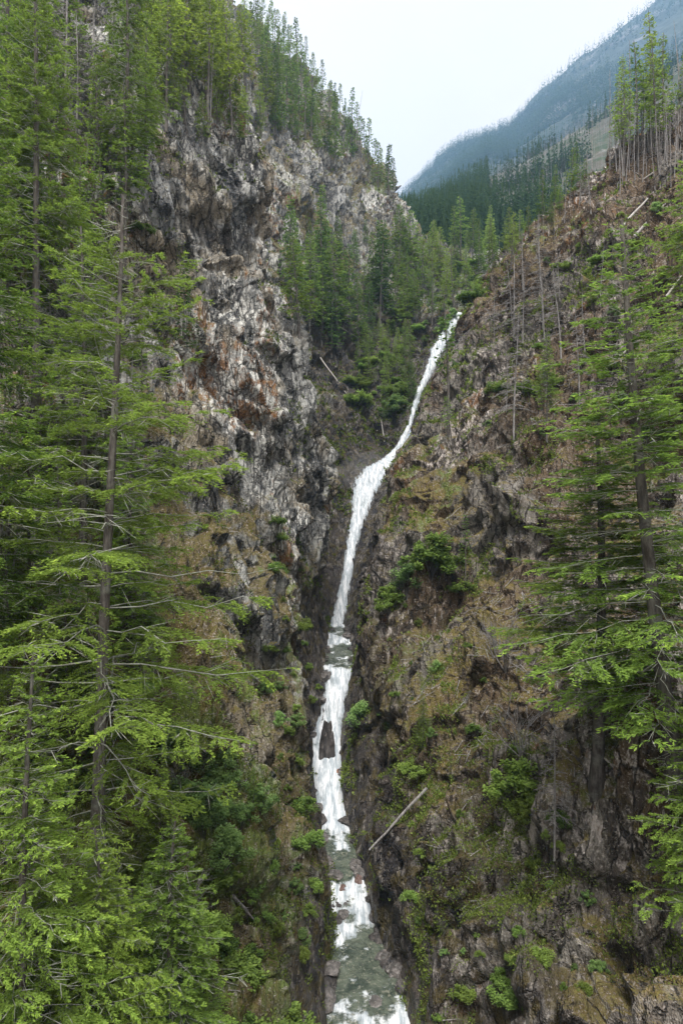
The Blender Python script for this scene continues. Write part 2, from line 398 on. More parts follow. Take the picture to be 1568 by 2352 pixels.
# ground under the camera's side of the gorge reaches back and joins the walls; far ground sheet
def hill(name, rows, nu, nv, mat, amp, sc, seed):
    C = np.array([[P(px, py, Y) for px, py in r] for Y, r in rows], float)
    G, tu, tv = loft(C, nu, nv)
    p = G.reshape(-1, 3)
    p = p + np.array([0, 0, 1.0]) * (amp * fbm(p / sc, 5, seed) + amp * .6 * ridged(p / (sc * .6), 4, seed + 3))[:, None]
    me = mesh_np(name, p, grid_faces(nu, nv, True), mat, {'wet': np.zeros(len(p)), 'moss': fbm(p / 40, 3, seed)})
    return tag(add(name, me), kind='structure'), p.reshape(nu, nv, 3)

def hill_material(name, a, b_, c_, sc):
    m, nt = new_mat(name); b = NB(nt)
    pos = b.n('ShaderNodeTexCoord').outputs['Object']
    c = b.mix(b.ramp(b.noise(pos, sc, 6, .7), .42, .6), a, b_)
    c = b.mix(b.ramp(b.noise(pos, sc * .4, 6, .72), .55, .64), c, c_)
    bs = b.n('ShaderNodeBsdfPrincipled'); b.l(c, bs.inputs['Base Color']); bs.inputs['Roughness'].default_value = 1
    out = b.n('ShaderNodeOutputMaterial'); b.l(bs.outputs[0], out.inputs[0])
    return m
MAT['hill'] = hill_material('hill_ground', (.04, .06, .025), (.10, .09, .07), (.30, .28, .27), .05)
MAT['mount'] = hill_material('mountain_ground', (.025, .04, .03), (.045, .06, .04), (.16, .15, .15), .012)
whill, GH = hill('wooded_hill', [
    (225, [(840, 700), (960, 690), (1100, 690), (1250, 690), (1450, 640), (1750, 600)]),
    (260, [(830, 600), (960, 585), (1100, 575), (1250, 545), (1450, 480), (1750, 400)]),
    (350, [(830, 545), (950, 540), (1090, 500), (1230, 445), (1420, 375), (1750, 260)]),
    (460, [(820, 530), (935, 520), (1070, 460), (1210, 400), (1400, 300), (1750, 130)]),
    (600, [(800, 540), (925, 515), (1060, 450), (1200, 382), (1390, 262), (1750, 20)]),
    (720, [(780, 600), (920, 560), (1060, 490), (1200, 420), (1390, 300), (1750, 120)])], 200, 260, MAT['hill'], 5, 50, 5)
mount, GM = hill('mountain', [
    (950, [(760, 700), (880, 640), (1010, 560), (1120, 520), (1230, 480), (1330, 420), (1500, 330), (1800, 200)]),
    (1300, [(760, 600), (880, 545), (1000, 470), (1110, 420), (1210, 380), (1310, 310), (1470, 200), (1800, 20)]),
    (1700, [(760, 560), (885, 505), (985, 425), (1095, 362), (1200, 322), (1290, 235), (1450, 120), (1800, -120)]),
    (2100, [(760, 540), (890, 490), (965, 425), (1050, 350), (1130, 322), (1200, 300), (1235, 225), (1400, 112)][:7] + [(1800, -190)]),
    (2500, [(760, 600), (890, 550), (965, 500), (1050, 420), (1130, 390), (1200, 370), (1235, 300), (1400, 180)][:7] + [(1800, -100)])], 260, 360, MAT['mount'], 42, 330, 9)

# ------------------------------------------------------------------ camera, world, sun
cam = bpy.data.cameras.new('camera'); co = bpy.data.objects.new('camera', cam); COL.objects.link(co)
co.location = (0, 0, 0); co.rotation_euler = (math.radians(90), 0, 0)
cam.sensor_fit = 'VERTICAL'; cam.sensor_height = 36; cam.lens = 24; cam.clip_end = 12000; cam.clip_start = .2
SC.camera = co
w = bpy.data.worlds.new('World'); SC.world = w; w.use_nodes = True
nt = w.node_tree; nt.nodes.clear(); b = NB(nt)
SUN_EL, SUN_AZ = math.radians(62), math.radians(182)
sky = b.n('ShaderNodeTexSky', sky_type='NISHITA'); sky.sun_disc = False; sky.sun_elevation = SUN_EL; sky.sun_rotation = SUN_AZ
hs = b.mix(1.0, sky.outputs[0], (.10, .10, .10), 'MULTIPLY')
pos = b.n('ShaderNodeTexCoord').outputs['Generated']
cl = b.mix(b.ramp(b.noise(pos, 2.2, 5, .55), .35, .65), (.86, .805, .785), (.93, .865, .835))
bg = b.n('ShaderNodeBackground'); b.l(b.mix(.93, hs, cl), bg.inputs[0]); bg.inputs[1].default_value = .44
b.l(bg.outputs[0], b.n('ShaderNodeOutputWorld').inputs[0])
sun = bpy.data.lights.new('sun', 'SUN'); sun.energy = 1.5; sun.angle = math.radians(20); sun.color = (1, .97, .92)
so = bpy.data.objects.new('sun', sun); COL.objects.link(so)
dirv = Vector((math.sin(SUN_AZ) * math.cos(SUN_EL), math.cos(SUN_AZ) * math.cos(SUN_EL), math.sin(SUN_EL)))
so.rotation_euler = dirv.to_track_quat('Z', 'Y').to_euler(); so.location = dirv * 100

# ------------------------------------------------------------------ water
def build_water():
    Ys = []
    seg = np.array(CK)
    # resample by arc length of (Y, z)
    s = np.concatenate([[0], np.cumsum(np.hypot(np.diff(seg[:, 0]), np.diff(seg[:, 1])))])
    n = 1500; t = np.linspace(0, s[-1], n)
    A = np.stack([np.interp(t, s, seg[:, k]) for k in range(5)], 1)
    k = np.ones(9) / 9
    for c in range(5): A[:, c] = np.convolve(np.pad(A[:, c], 4, 'edge'), k, 'valid')
    def ribbon(name, i0, i1, mat):
        B = A[i0:i1]; m = 44
        u = np.linspace(-.16, 1.16, m)
        X = B[:, 2:3] * (1 - u) + B[:, 3:4] * u
        Yg = np.repeat(B[:, 0:1], m, 1); Z = np.repeat(B[:, 1:2], m, 1)
        fo = np.repeat(B[:, 4:5], m, 1)
        p = np.stack([X, Yg, Z], -1).reshape(-1, 3)
        slope = np.abs(np.gradient(B[:, 1])) / (np.abs(np.gradient(B[:, 0])) + 1e-6)
        st = np.repeat(np.clip(slope, 0, 1)[:, None], m, 1).ravel()
        f = fo.ravel()
        f = f + (1 - st) * (.85 * fbm(p * np.array([.5, .5, 0]), 3, 88) + .25 * fbm(p * np.array([1.6, .8, 0]), 3, 89)) - st * .28 * np.clip(fbm(p * np.array([1.1, .35, .25]), 3, 90) + .1, 0, 1)
        along = np.repeat(t[i0:i1, None], m, 1).ravel()
        q = np.stack([p[:, 0] * 3.2, along * .55, np.zeros(len(p))], 1)
        wv = .16 * fbm(p * np.array([1.3, 1.3, 0]), 4, 81) * (0.25 + f) + .22 * st * fbm(q, 4, 83) + .25 * f * (1 - st) * np.abs(fbm(p * np.array([.9, .9, 0]) , 3, 85))
        edge = np.abs(np.tile(u, len(B)) - .5) * 2
        crown = .35 * (1 - edge ** 2) * st
        p[:, 2] += wv + crown * .8; p[:, 1] -= crown * .9
        me = mesh_np(name, p, grid_faces(len(B), m, True), mat, {'foam': f, 'steep': st, 'along': along, 'side': np.tile(np.abs(u - .5) * 2, len(B))}, smooth=True)
        return tag(add(name, me), kind='structure')
    m, nt = new_mat('creek_water'); b = NB(nt)
    pos = b.n('ShaderNodeTexCoord').outputs['Object']
    cx = b.n('ShaderNodeSeparateXYZ'); b.l(pos, cx.inputs[0])
    vv = b.n('ShaderNodeCombineXYZ'); b.l(cx.outputs[0], vv.inputs[0]); b.l(b.math('MULTIPLY', b.attr('along'), .16), vv.inputs[1])
    strk = b.noise(vv.outputs[0], 2.6, 6, .7)
    rip = b.noise(pos, 1.3, 6, .7)
    br = b.mix(b.attr('steep'), rip, strk)
    fac = b.ramp(b.math('ADD', b.attr('foam'), b.math('MULTIPLY', b.math('SUBTRACT', rip, .5), 1.9)), .42, .72)
    fac2 = b.ramp(b.math('ADD', b.attr('foam'), b.math('MULTIPLY', b.math('SUBTRACT', strk, .5), 1.5)), .42, .85)
    fm = b.n('ShaderNodeMix', data_type='FLOAT'); b.l(b.attr('steep'), fm.inputs[0]); b.l(fac, fm.inputs[2]); b.l(fac2, fm.inputs[3])
    col = b.mix(b.ramp(b.noise(pos, .7, 6, .75), .36, .62), (.035, .05, .038), (.12, .14, .105))
    col = b.mix(b.ramp(b.noise(pos, 3.2, 4, .8), .54, .64), col, (.24, .24, .19))
    col = b.mix(fm.outputs[0], col, b.mix(b.ramp(strk, .40, .62), (.36, .41, .45), (.80, .82, .84)))
    bs = b.n('ShaderNodeBsdfPrincipled'); b.l(col, bs.inputs['Base Color'])
    b.l(b.ramp(fm.outputs[0], 0, 1, .12, .8), bs.inputs['Roughness'])
    bp = b.n('ShaderNodeBump'); bp.inputs['Strength'].default_value = .7; bp.inputs['Distance'].default_value = .25
    b.l(b.noise(pos, 2.4, 5, .65), bp.inputs['Height']); b.l(bp.outputs[0], bs.inputs['Normal'])
    tr = b.n('ShaderNodeBsdfTransparent'); ms = b.n('ShaderNodeMixShader')
    al = b.ramp(b.math('ADD', b.attr('side'), b.math('MULTIPLY', b.math('SUBTRACT', strk, .5), 3.2)), .82, 1.16)
    al = b.math('MULTIPLY', al, b.ramp(b.attr('steep'), .25, .6))
    b.l(al, ms.inputs[0]); b.l(bs.outputs[0], ms.inputs[1]); b.l(tr.outputs[0], ms.inputs[2])
    b.l(ms.outputs[0], b.n('ShaderNodeOutputMaterial').inputs[0])
    i1 = int(np.searchsorted(A[:, 0], 99.5)); 
    ribbon('creek', 0, i1 + 2, m)
    ribbon('waterfall', i1, n, m)
build_water()

# ------------------------------------------------------------------ ground lookup for planting
def bvh_of(G, step=2):
    g = G[::step, ::step]; nu, nv = g.shape[:2]
    return BVHTree.FromPolygons([tuple(v) for v in g.reshape(-1, 3)], [tuple(int(i) for i in f) for f in grid_faces(nu, nv)])
BV = {'l': bvh_of(GL), 'r': bvh_of(GR), 'h': bvh_of(GH, 1)}
def ground(px, py, which='lr'):              # where that line of sight meets the terrain
    d = Vector(((px - 784) / F, 1, (1176 - py) / F)).normalized()
    best = None
    for k in which:
        h = BV[k].ray_cast(Vector((0, 0, 0)), d)
        if h[0] is not None and (best is None or h[3] < best[1]): best = (h[0], h[3], h[1])
    return best
def below(x, y, z=250, which='lr'):
    best = None
    for k in which:
        h = BV[k].ray_cast(Vector((x, y, z)), Vector((0, 0, -1)))
        if h[0] is not None and (best is None or h[0].z > best.z): best = h[0]
    return best

# ------------------------------------------------------------------ foliage primitives
def rhombs(base, dr, ln, wd, rng, flat=.6):
    n = len(base)
    dr = dr / (np.linalg.norm(dr, axis=1)[:, None] + 1e-9)
    up = rng.normal(0, 1, (n, 3)) * (1 - flat) + np.array([0, 0, 1.0]) * flat
    sd = np.cross(dr, up); sd /= np.linalg.norm(sd, axis=1)[:, None] + 1e-9
    e = dr * ln[:, None]; w = sd * wd[:, None]
    V = np.stack([base, base + e * .45 + w, base + e, base + e * .55 - w], 1).reshape(-1, 3)
    return V
def leaf_mesh(name, Vs, cs, mat):
    V = np.concatenate(Vs); n = len(V) // 4
    c = np.repeat(np.concatenate(cs), 4)
    return mesh_np(name, V, np.arange(n * 4).reshape(n, 4), mat, {'c': np.clip(c, 0, 1)})

def conifer(seed, H=20, cb=.2, L=4, whorl=.7, per=4, bl=.28, leaf=.2, lw=.05, fill=2.0, mat='fir', shape=.8, droop=.25, gap=.1, top_bare=0.0, bark='bark', dead_low=.35, r0=None, k=6, lean=.3, twigs=True):
    rng = np.random.default_rng(seed)
    T = Tubes(); Bq = Tubes(); Vs = []; cs = []; tw = []
    zz = np.linspace(0, 1, 12)
    ax = lean * np.sin(zz * rng.uniform(1.5, 3.5) + rng.uniform(0, 6)) * zz; ay = lean * np.sin(zz * rng.uniform(1.5, 3.5) + rng.uniform(0, 6)) * zz
    r0 = r0 or H * .0095
    T.tube(np.stack([ax, ay, zz * H - .6 * (zz == 0)], 1), r0 * (1.15 - zz) ** .85 * (1 + .5 * np.exp(-zz * 30)) + .012, k)
    z = H * cb * .55
    while z < H * .985:
        t = z / H
        crown_t = (t - cb) / (1 - cb)
        dead = crown_t < 0
        nb = per if not dead else max(1, per - 2)
        a0 = rng.uniform(0, 6.28)
        for q in range(nb):
            if rng.random() < gap: continue
            az = a0 + q * 6.283 / nb + rng.uniform(-.5, .5)
            ct = max(crown_t, 0)
            Lb = L * ((1 - ct) ** shape) * min(1, .62 + ct * 2.2) * rng.uniform(.55, 1.12) + .12
            if dead: Lb = L * rng.uniform(.15, .45)
            m = 6; s = np.linspace(0, 1, m)
            rise = rng.uniform(-.05, .25) * (1 if t > .6 else .4) + (.45 * ct * ct)
            h = np.array([math.cos(az), math.sin(az), 0.0]); side = np.array([-h[1], h[0], 0.0])
            bend = rng.uniform(-.15, .15)
            axp = np.interp(t, zz, ax); ayp = np.interp(t, zz, ay)
            dz = Lb * (rise * s - droop * rng.uniform(.7, 1.3) * s ** 2 + .12 * s ** 4)
            pts = np.array([axp, ayp, z + rng.uniform(-.15, .15) * whorl]) + h * (s * Lb)[:, None] + side * (bend * Lb * s * s)[:, None] + np.array([0, 0, 1.0]) * dz[:, None]
            pts[1:] += rng.normal(0, .022 * Lb, (m - 1, 3))
            if twigs: Bq.tube(pts, (.004 * Lb + .006) * (1.15 - s) * (H / 20) ** .5, 3)
            bare = dead or rng.random() < .06 or t > 1 - top_bare
            nbl = max(3, int(Lb * .88 / bl))
            sb = rng.uniform(.06 if crown_t > .4 else .16, 1, nbl)
            sg = rng.choice([-1, 1], nbl)
            st = np.stack([np.interp(sb, s, pts[:, c]) for c in range(3)], 1)
            axd = pts[-1] - pts[0]; axd /= np.linalg.norm(axd)
            ang = rng.uniform(.55, 1.15, nbl)
            bd = axd * np.cos(ang)[:, None] + side * (sg * np.sin(ang))[:, None]
            blen = np.minimum(.42 * Lb * (1.08 - sb) ** .8, 1.5) + .14 * Lb ** .5
            if bare:
                if twigs and rng.random() < .8:
                    bd2 = bd + rng.normal(0, .25, bd.shape); 
                    for u in range(min(nbl, 7)):
                        Bq.tube([st[u], st[u] + bd2[u] * blen[u] * .5 - [0, 0, .05], st[u] + bd2[u] * blen[u] - [0, 0, .18 * blen[u]]], [.012, .010, .006], 3)
                continue
            if twigs:
                nt_ = int(nbl * 1.3); ui = rng.integers(0, nbl, nt_)
                td = bd[ui] + rng.normal(0, .35, (nt_, 3)); td[:, 2] -= rng.uniform(0, .7, nt_)
                tw.append(rhombs(st[ui] - [0, 0, .03], td, blen[ui] * rng.uniform(.3, .8, nt_), np.full(nt_, .006 + leaf * .035), rng, .2))
            nl = np.maximum((blen / leaf * fill).astype(int), 1)
            idx = np.repeat(np.arange(nbl), nl); n = len(idx)
            r = rng.uniform(0.05, 1, n)
            bp = st[idx] + bd[idx] * (r * blen[idx])[:, None]
            bp[:, 2] -= .22 * (r ** 2) * blen[idx] * rng.uniform(.6, 1.6, n)
            bs_ = np.cross(bd[idx], [0, 0, 1.0])
            ld = bd[idx] + bs_ * rng.choice([-1, 1], n)[:, None] * rng.uniform(.3, 1.1, n)[:, None] + rng.normal(0, .25, (n, 3)); ld[:, 2] -= rng.uniform(-.1, .5, n)
            ln = leaf * rng.uniform(.6, 1.3, n); wd = lw * rng.uniform(.6, 1.4, n)
            Vs.append(rhombs(bp, ld, ln, wd, rng))
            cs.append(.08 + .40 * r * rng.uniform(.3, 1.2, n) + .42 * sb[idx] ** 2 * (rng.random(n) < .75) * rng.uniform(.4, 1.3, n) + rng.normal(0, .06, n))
        z += whorl * rng.uniform(.6, 1.4) * (1 - .45 * t)
    cm = leaf_mesh('crown', Vs, cs, MAT[mat]) if Vs else None
    bmh = None
    if twigs:
        if tw:
            W = np.concatenate(tw); Bq.V.append(W); Bq.F.append(np.arange(len(W)).reshape(-1, 4) + Bq.n); Bq.n += len(W)
        nf = sum(len(f) for f in T.F)
        T.V += Bq.V; T.F += [f + T.n for f in Bq.F]; T.n += Bq.n
    tm = T.mesh('trunk', MAT[bark])
    if twigs:
        tm.materials.append(MAT['twig']); mi = np.ones(len(tm.polygons), np.int32); mi[:nf] = 0
        tm.polygons.foreach_set('material_index', mi)
    return {'H': H, 'trunk': tm, 'crown': cm}

def dead_conifer(seed, H=14, L=2.4, fine=True, top=1.0):
    rng = np.random.default_rng(seed); T = Tubes()
    zz = np.linspace(0, 1, 9); ax = .25 * np.sin(zz * 3 + seed)
    T.tube(np.stack([ax, ax * .5, zz * H - .6 * (zz == 0)], 1), (H * .0085 if fine else H * .005) * (1.1 - zz * top) + .012, 5)
    z = H * .25
    while z < H * .97:
        t = z / H
        for q in range(rng.integers(1, 4)):
            az = rng.uniform(0, 6.28); h = np.array([math.cos(az), math.sin(az), 0]); sd = np.array([-h[1], h[0], 0])
            Lb = L * (1.1 - t) * rng.uniform(.25, 1)
            p0 = np.array([np.interp(t, zz, ax), np.interp(t, zz, ax) * .5, z])
            s = np.linspace(0, 1, 5)
            pts = p0 + h * (s * Lb)[:, None] + np.array([0, 0, 1]) * (Lb * (.05 * s - .35 * s * s))[:, None]
            T.tube(pts, (.018 + .006 * Lb) * (1.1 - s), 3)
            if fine:
                for u in range(int(Lb * 13)):
                    s0 = rng.uniform(.2, 1); a = p0 + h * s0 * Lb + np.array([0, 0, Lb * (.05 * s0 - .35 * s0 * s0)])
                    d = h * .6 + sd * rng.choice([-1, 1]) * rng.uniform(.4, 1) + rng.normal(0, .2, 3); l = rng.uniform(.25, .8) * min(Lb * .5, 1)
                    T.tube([a, a + d * l * .5 - [0, 0, .04], a + d * l - [0, 0, .2 * l]], [.022, .018, .010], 3)
        z += rng.uniform(.25, .6) * H / 14
    return {'H': H, 'trunk': T.mesh('trunk', MAT['dead']), 'crown': None}

def shrub(seed, R=1.0, leaf=.13, n=2600, mat='leaf', tall=1.0, clumps=22):
    rng = np.random.default_rng(seed); T = Tubes(); Vs = []; cs = []
    for k in range(clumps):
        az = rng.uniform(0, 6.28); el = rng.uniform(.25, 1.45); rr = R * rng.uniform(.45, 1.05)
        c = np.array([math.cos(az) * math.cos(el) * rr, math.sin(az) * math.cos(el) * rr, .15 * R + math.sin(el) * rr * tall * 1.25])
        if k % 2 == 0: T.tube([[0, 0, -.2], c * [.4, .4, .5], c], [.03 * R, .02 * R, .008], 3)
        m = n // clumps; cr = R * rng.uniform(.10, .38)
        o = rng.normal(0, 1, (m, 3)); o /= np.linalg.norm(o, axis=1)[:, None]
        o *= (rng.random(m) ** .5)[:, None] * cr; o[:, 2] *= .85
        b = c + o
        d = rng.normal(0, 1, (m, 3)) + o / cr * .8; d[:, 2] = d[:, 2] * .4 - .15
        Vs.append(rhombs(b, d, leaf * rng.uniform(.6, 1.3, m), leaf * .38 * rng.uniform(.7, 1.2, m), rng, .75))
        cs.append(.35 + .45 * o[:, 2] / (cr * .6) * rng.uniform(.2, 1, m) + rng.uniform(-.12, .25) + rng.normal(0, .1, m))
    return {'H': R * 1.6 * tall, 'trunk': T.mesh('stems', MAT['bark']), 'crown': leaf_mesh('foliage', Vs, cs, MAT[mat])}

def bare_shrub(seed, R=2.0, n=26):
    rng = np.random.default_rng(seed); T = Tubes()
    def grow(p, d, l, r, lvl):
        q = p + d * l; mid = p + d * l * .5 + rng.normal(0, .05 * l, 3)
        T.tube([p, mid, q], [r, r * .85, r * .65], 3)
        if lvl == 0: return
        for k in range(3):
            d2 = d + rng.normal(0, .42, 3); d2[2] += .1; d2 /= np.linalg.norm(d2)
            grow(p + (q - p) * rng.uniform(.45, 1), d2, l * rng.uniform(.5, .8), r * .55, lvl - 1)
    for k in range(7):
        d = np.array([rng.normal(0, .45), rng.normal(0, .45), 1]); d /= np.linalg.norm(d)
        grow(np.zeros(3), d, R * .55, .036, 3)
    return {'H': R, 'trunk': T.mesh('branches', MAT['dead']), 'crown': None}

def plant(kind, label, cat, v, loc, scale, rz, group=None, tilt=(0, 0), parts=('trunk', 'crown'), sxy=1.0):
    if v['crown'] is None:
        root = add(kind, v['trunk'])
    else:
        root = bpy.data.objects.new(kind, None); COL.objects.link(root); root.empty_display_size = .3
        t = add(parts[0], v['trunk'], root); c = add(parts[1], v['crown'], root)

    root.location = loc; root.scale = (scale * sxy, scale * sxy, scale); root.rotation_euler = (Matrix.Rotation(tilt[0], 3, 'X') @ Matrix.Rotation(tilt[1], 3, 'Y') @ Matrix.Rotation(rz, 3, 'Z')).to_euler()
    return tag(root, label, cat, group)

def stand(kind, label, cat, v, px, base, top, group=None, sxy=1.0, rz=None, tilt=(0, 0), parts=('trunk', 'crown'), which='lr', depth=None):
    if depth:
        x, y, z = P(px, base, depth); g = below(x, y, which=which); loc = Vector((x, y, z)) if g is None or abs(g.z - z) > 6 else g
        Y = y
    else:
        h = ground(px, base, which)
        if h is None: return None
        loc = h[0]; Y = loc.y
    H = (base - top) / F * Y
    return plant(kind, label, cat, v, loc, H / v['H'], random.uniform(0, 6.28) if rz is None else rz, group, tilt, parts, sxy)

def inside(x, y, poly):
    c = False; j = len(poly) - 1
    for i in range(len(poly)):
        if (poly[i][1] > y) != (poly[j][1] > y) and x < (poly[j][0] - poly[i][0]) * (y - poly[i][1]) / (poly[j][1] - poly[i][1]) + poly[i][0]: c = not c
        j = i
    return c
def scatter(poly, n, mind):
    xs = [p[0] for p in poly]; ys = [p[1] for p in poly]; out = []
    for _ in range(n * 40):
        x = random.uniform(min(xs), max(xs)); y = random.uniform(min(ys), max(ys))
        if inside(x, y, poly) and all(abs(x - a) + abs(y - c) * .7 > mind for a, c in out): out.append((x, y))
        if len(out) >= n: break
    return out
def zone(kind, label, cat, vs, poly, n, mind, hmin, hmax, group, sxy=(.85, 1.15), parts=('trunk', 'crown'), which='lr', tilt=.03, maxh=None):
    for x, y in scatter(poly, n, mind):
        h = ground(x, y, which)
        if h is None: continue
        v = random.choice(vs); H = hmin + (hmax - hmin) * random.random() ** (1 if hmin > 3 else 1.8)
        plant(kind, label, cat, v, h[0] - Vector((0, 0, .2)), H / v['H'], random.uniform(0, 6.28), group, (random.gauss(0, tilt), random.gauss(0, tilt)), parts, random.uniform(*sxy))

# ------------------------------------------------------------------ tree models
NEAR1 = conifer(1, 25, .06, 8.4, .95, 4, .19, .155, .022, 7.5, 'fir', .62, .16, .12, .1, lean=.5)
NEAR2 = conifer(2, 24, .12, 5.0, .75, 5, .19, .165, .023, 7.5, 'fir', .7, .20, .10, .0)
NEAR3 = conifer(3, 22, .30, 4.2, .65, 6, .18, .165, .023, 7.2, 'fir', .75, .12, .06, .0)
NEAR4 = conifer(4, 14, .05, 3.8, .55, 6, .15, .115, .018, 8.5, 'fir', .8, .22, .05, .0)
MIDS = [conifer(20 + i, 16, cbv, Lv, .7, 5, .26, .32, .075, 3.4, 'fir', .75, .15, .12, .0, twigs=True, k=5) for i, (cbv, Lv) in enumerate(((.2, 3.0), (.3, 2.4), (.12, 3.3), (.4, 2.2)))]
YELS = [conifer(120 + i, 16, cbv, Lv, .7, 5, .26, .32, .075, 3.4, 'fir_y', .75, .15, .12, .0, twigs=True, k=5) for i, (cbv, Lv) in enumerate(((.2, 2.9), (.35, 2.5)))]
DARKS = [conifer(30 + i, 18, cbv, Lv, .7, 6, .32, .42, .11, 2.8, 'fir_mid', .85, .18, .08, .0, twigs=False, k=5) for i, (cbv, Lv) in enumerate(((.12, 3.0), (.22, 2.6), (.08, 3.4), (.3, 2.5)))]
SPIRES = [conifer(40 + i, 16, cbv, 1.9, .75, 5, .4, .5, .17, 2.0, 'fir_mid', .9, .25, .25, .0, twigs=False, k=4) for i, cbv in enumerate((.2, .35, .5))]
SNAGS = [dead_conifer(50 + i, 15, 1.6, False, .98) for i in range(4)]
DEADS = [dead_conifer(60 + i, 12, 3.0, True) for i in range(3)]
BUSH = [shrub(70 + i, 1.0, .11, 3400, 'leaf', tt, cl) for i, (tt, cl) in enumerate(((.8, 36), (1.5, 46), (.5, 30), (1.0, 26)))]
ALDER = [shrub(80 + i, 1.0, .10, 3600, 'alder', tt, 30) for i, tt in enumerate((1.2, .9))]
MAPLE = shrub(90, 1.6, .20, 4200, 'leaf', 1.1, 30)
SP = ('stems', 'foliage')

# ------------------------------------------------------------------ near trees, left bank
stand('fir_tree', 'tallest fir on the left bank with a bare grey top and very long drooping branches', 'tree', NEAR1, 225, 1965, 430, rz=.4, tilt=(0, .02))
stand('fir_tree', 'fir at the left edge whose boughs with bright tips reach in above the grey brush', 'tree', NEAR2, -70, 1650, 60, rz=1)
stand('fir_tree', 'slim dark-trunked fir standing behind the tallest fir on the left', 'tree', NEAR3, 190, 1330, 520, rz=2)
stand('fir_tree', 'thin fir rising behind the lower trunk of the tallest left fir', 'tree', NEAR3, 305, 1720, 900, rz=4.2, sxy=.8)
stand('fir_tree', 'bushy fir filling the bottom left corner with light green shoots', 'tree', NEAR4, 60, 2650, 1500, rz=2.2, sxy=1.0)
stand('fir_tree', 'fir at the bottom whose long bough reaches right towards the creek', 'tree', NEAR4, 400, 2560, 1880, rz=.2, sxy=1.35)
stand('fir_tree', 'low spreading fir at the bottom edge left of the creek bank shrubs', 'tree', NEAR4, 230, 2480, 1900, rz=5.0, sxy=1.2)
stand('fir_tree', 'tall narrow fir near the left edge with its top beyond the picture', 'tree', NEAR3, 85, 960, -160, rz=3.0, sxy=.8)
stand('fir_tree', 'tall fir whose trunk crosses the pale boulders high on the left', 'tree', NEAR2, 290, 420, -260, rz=5.5, sxy=.8)
stand('fir_tree', 'wide fir with yellow green boughs in the top left corner', 'tree', NEAR2, 20, 620, -200, rz=.9, sxy=.9)
stand('small_fir', 'small dark fir growing on the cliff face left of the grey slabs', 'tree', DARKS[0], 420, 830, 590, sxy=1.1)
stand('small_fir', 'small fir at the foot of the lower left cliff beside the alder thicket', 'tree', DARKS[2], 583, 1870, 1760, sxy=1.1)
zone('fir_tree', 'mid-sized fir on the rocky slope behind the tallest left fir', 'tree', MIDS, [(0, 700), (300, 700), (350, 1100), (370, 1500), (330, 1900), (0, 1900)], 28, 72, 5, 9, 'firs on the left bank slope')
zone('young_fir', 'young fir low on the left bank among the alders', 'tree', [NEAR4], [(0, 1900), (420, 1900), (520, 2100), (560, 2450), (0, 2450)], 9, 150, 3.2, 5, 'young firs low on the left bank', sxy=(.9, 1.2))

# ------------------------------------------------------------------ forest on the left mountain
zone('fir_tree', 'bright green fir in the steep forest above the left cliff', 'tree', MIDS, [(0, 120), (340, 200), (340, 600), (200, 700), (0, 700)], 26, 62, 8, 14, 'firs high on the left slope')
zone('fir_tree', 'yellow green fir in the forest just above the grey cliff top', 'tree', YELS, [(300, 40), (600, 100), (640, 330), (560, 300), (340, 290)], 34, 36, 10, 18, 'firs above the cliff top')
zone('fir_tree', 'fir growing on the brow of the grey cliff', 'tree', MIDS, [(330, 270), (600, 290), (620, 340), (480, 330), (330, 320)], 9, 40, 5, 8, 'firs on the cliff brow')
zone('fir_tree', 'slender distant fir on the left mountainside below the skyline', 'tree', SPIRES + DARKS[:1], [(560, 60), (640, 130), (760, 290), (830, 390), (800, 420), (700, 330), (640, 350), (590, 200)], 60, 22, 12, 17, 'distant firs on the left mountainside')
for x in range(588, 910, 13):
    px = x + random.uniform(-4, 4); sky_y = np.interp(px, [590, 700, 780, 830, 905], [60, 165, 270, 365, 455]); py = sky_y + 2
    h = None
    while py < sky_y + 130 and h is None: h = ground(px, py, 'l'); py += 5
    if h: plant('fir_tree', 'thin pointed fir standing on the left skyline', 'tree', random.choice(SPIRES), h[0] - Vector((0, 0, .5)), random.uniform(9, 17) / 16, random.uniform(0, 6), 'firs along the left skyline', sxy=random.uniform(.8, 1.2))
stand('dead_tree', 'leaning bare dead trunk on the skyline where the left ridge drops to the valley', 'tree', SNAGS[0], 815, 350, 205, tilt=(0, .13))
stand('dead_tree', 'short upright bare trunk on the skyline beside the leaning one', 'tree', SNAGS[2], 800, 345, 240)
for x, bb, tt in ((843, 415, 310), (868, 435, 325), (893, 455, 330)):
    stand('fir_tree', 'one of the three tall thin firs at the very end of the left ridge', 'tree', SPIRES[0], x, bb, tt, 'firs at the end of the ridge', sxy=1.2)

# ------------------------------------------------------------------ gully and valley head
zone('fir_tree', 'fir in the dense gully stand left of the waterfall', 'tree', DARKS + MIDS[:2], [(660, 700), (700, 640), (880, 700), (880, 800), (760, 820), (690, 790)], 22, 27, 11, 26, 'firs in the gully left of the waterfall')
zone('fir_tree', 'fir on the open reddish slope under the second cliff', 'tree', DARKS, [(690, 560), (900, 560), (960, 640), (880, 690), (700, 640)], 14, 34, 8, 14, 'firs under the second cliff')
zone('fir_tree', 'green fir at the valley head above the waterfall', 'tree', DARKS[:2] + MIDS, [(890, 600), (960, 565), (1060, 570), (1200, 575), (1100, 660), (1000, 760), (900, 800)], 36, 26, 8, 19, 'firs at the valley head', which='l')
for x, bb, tt in ((918, 640, 470), (945, 660, 480), (1010, 640, 520), (1085, 600, 480), (1122, 605, 490), (1170, 575, 475), (1195, 560, 480), (985, 650, 545), (1050, 640, 530)):
    stand('fir_tree', 'tall fir at the valley head standing out against the dark wooded hill', 'tree', random.choice(MIDS[:3] + DARKS[:1]), x, bb, tt, 'tall firs at the valley head', sxy=1.15)
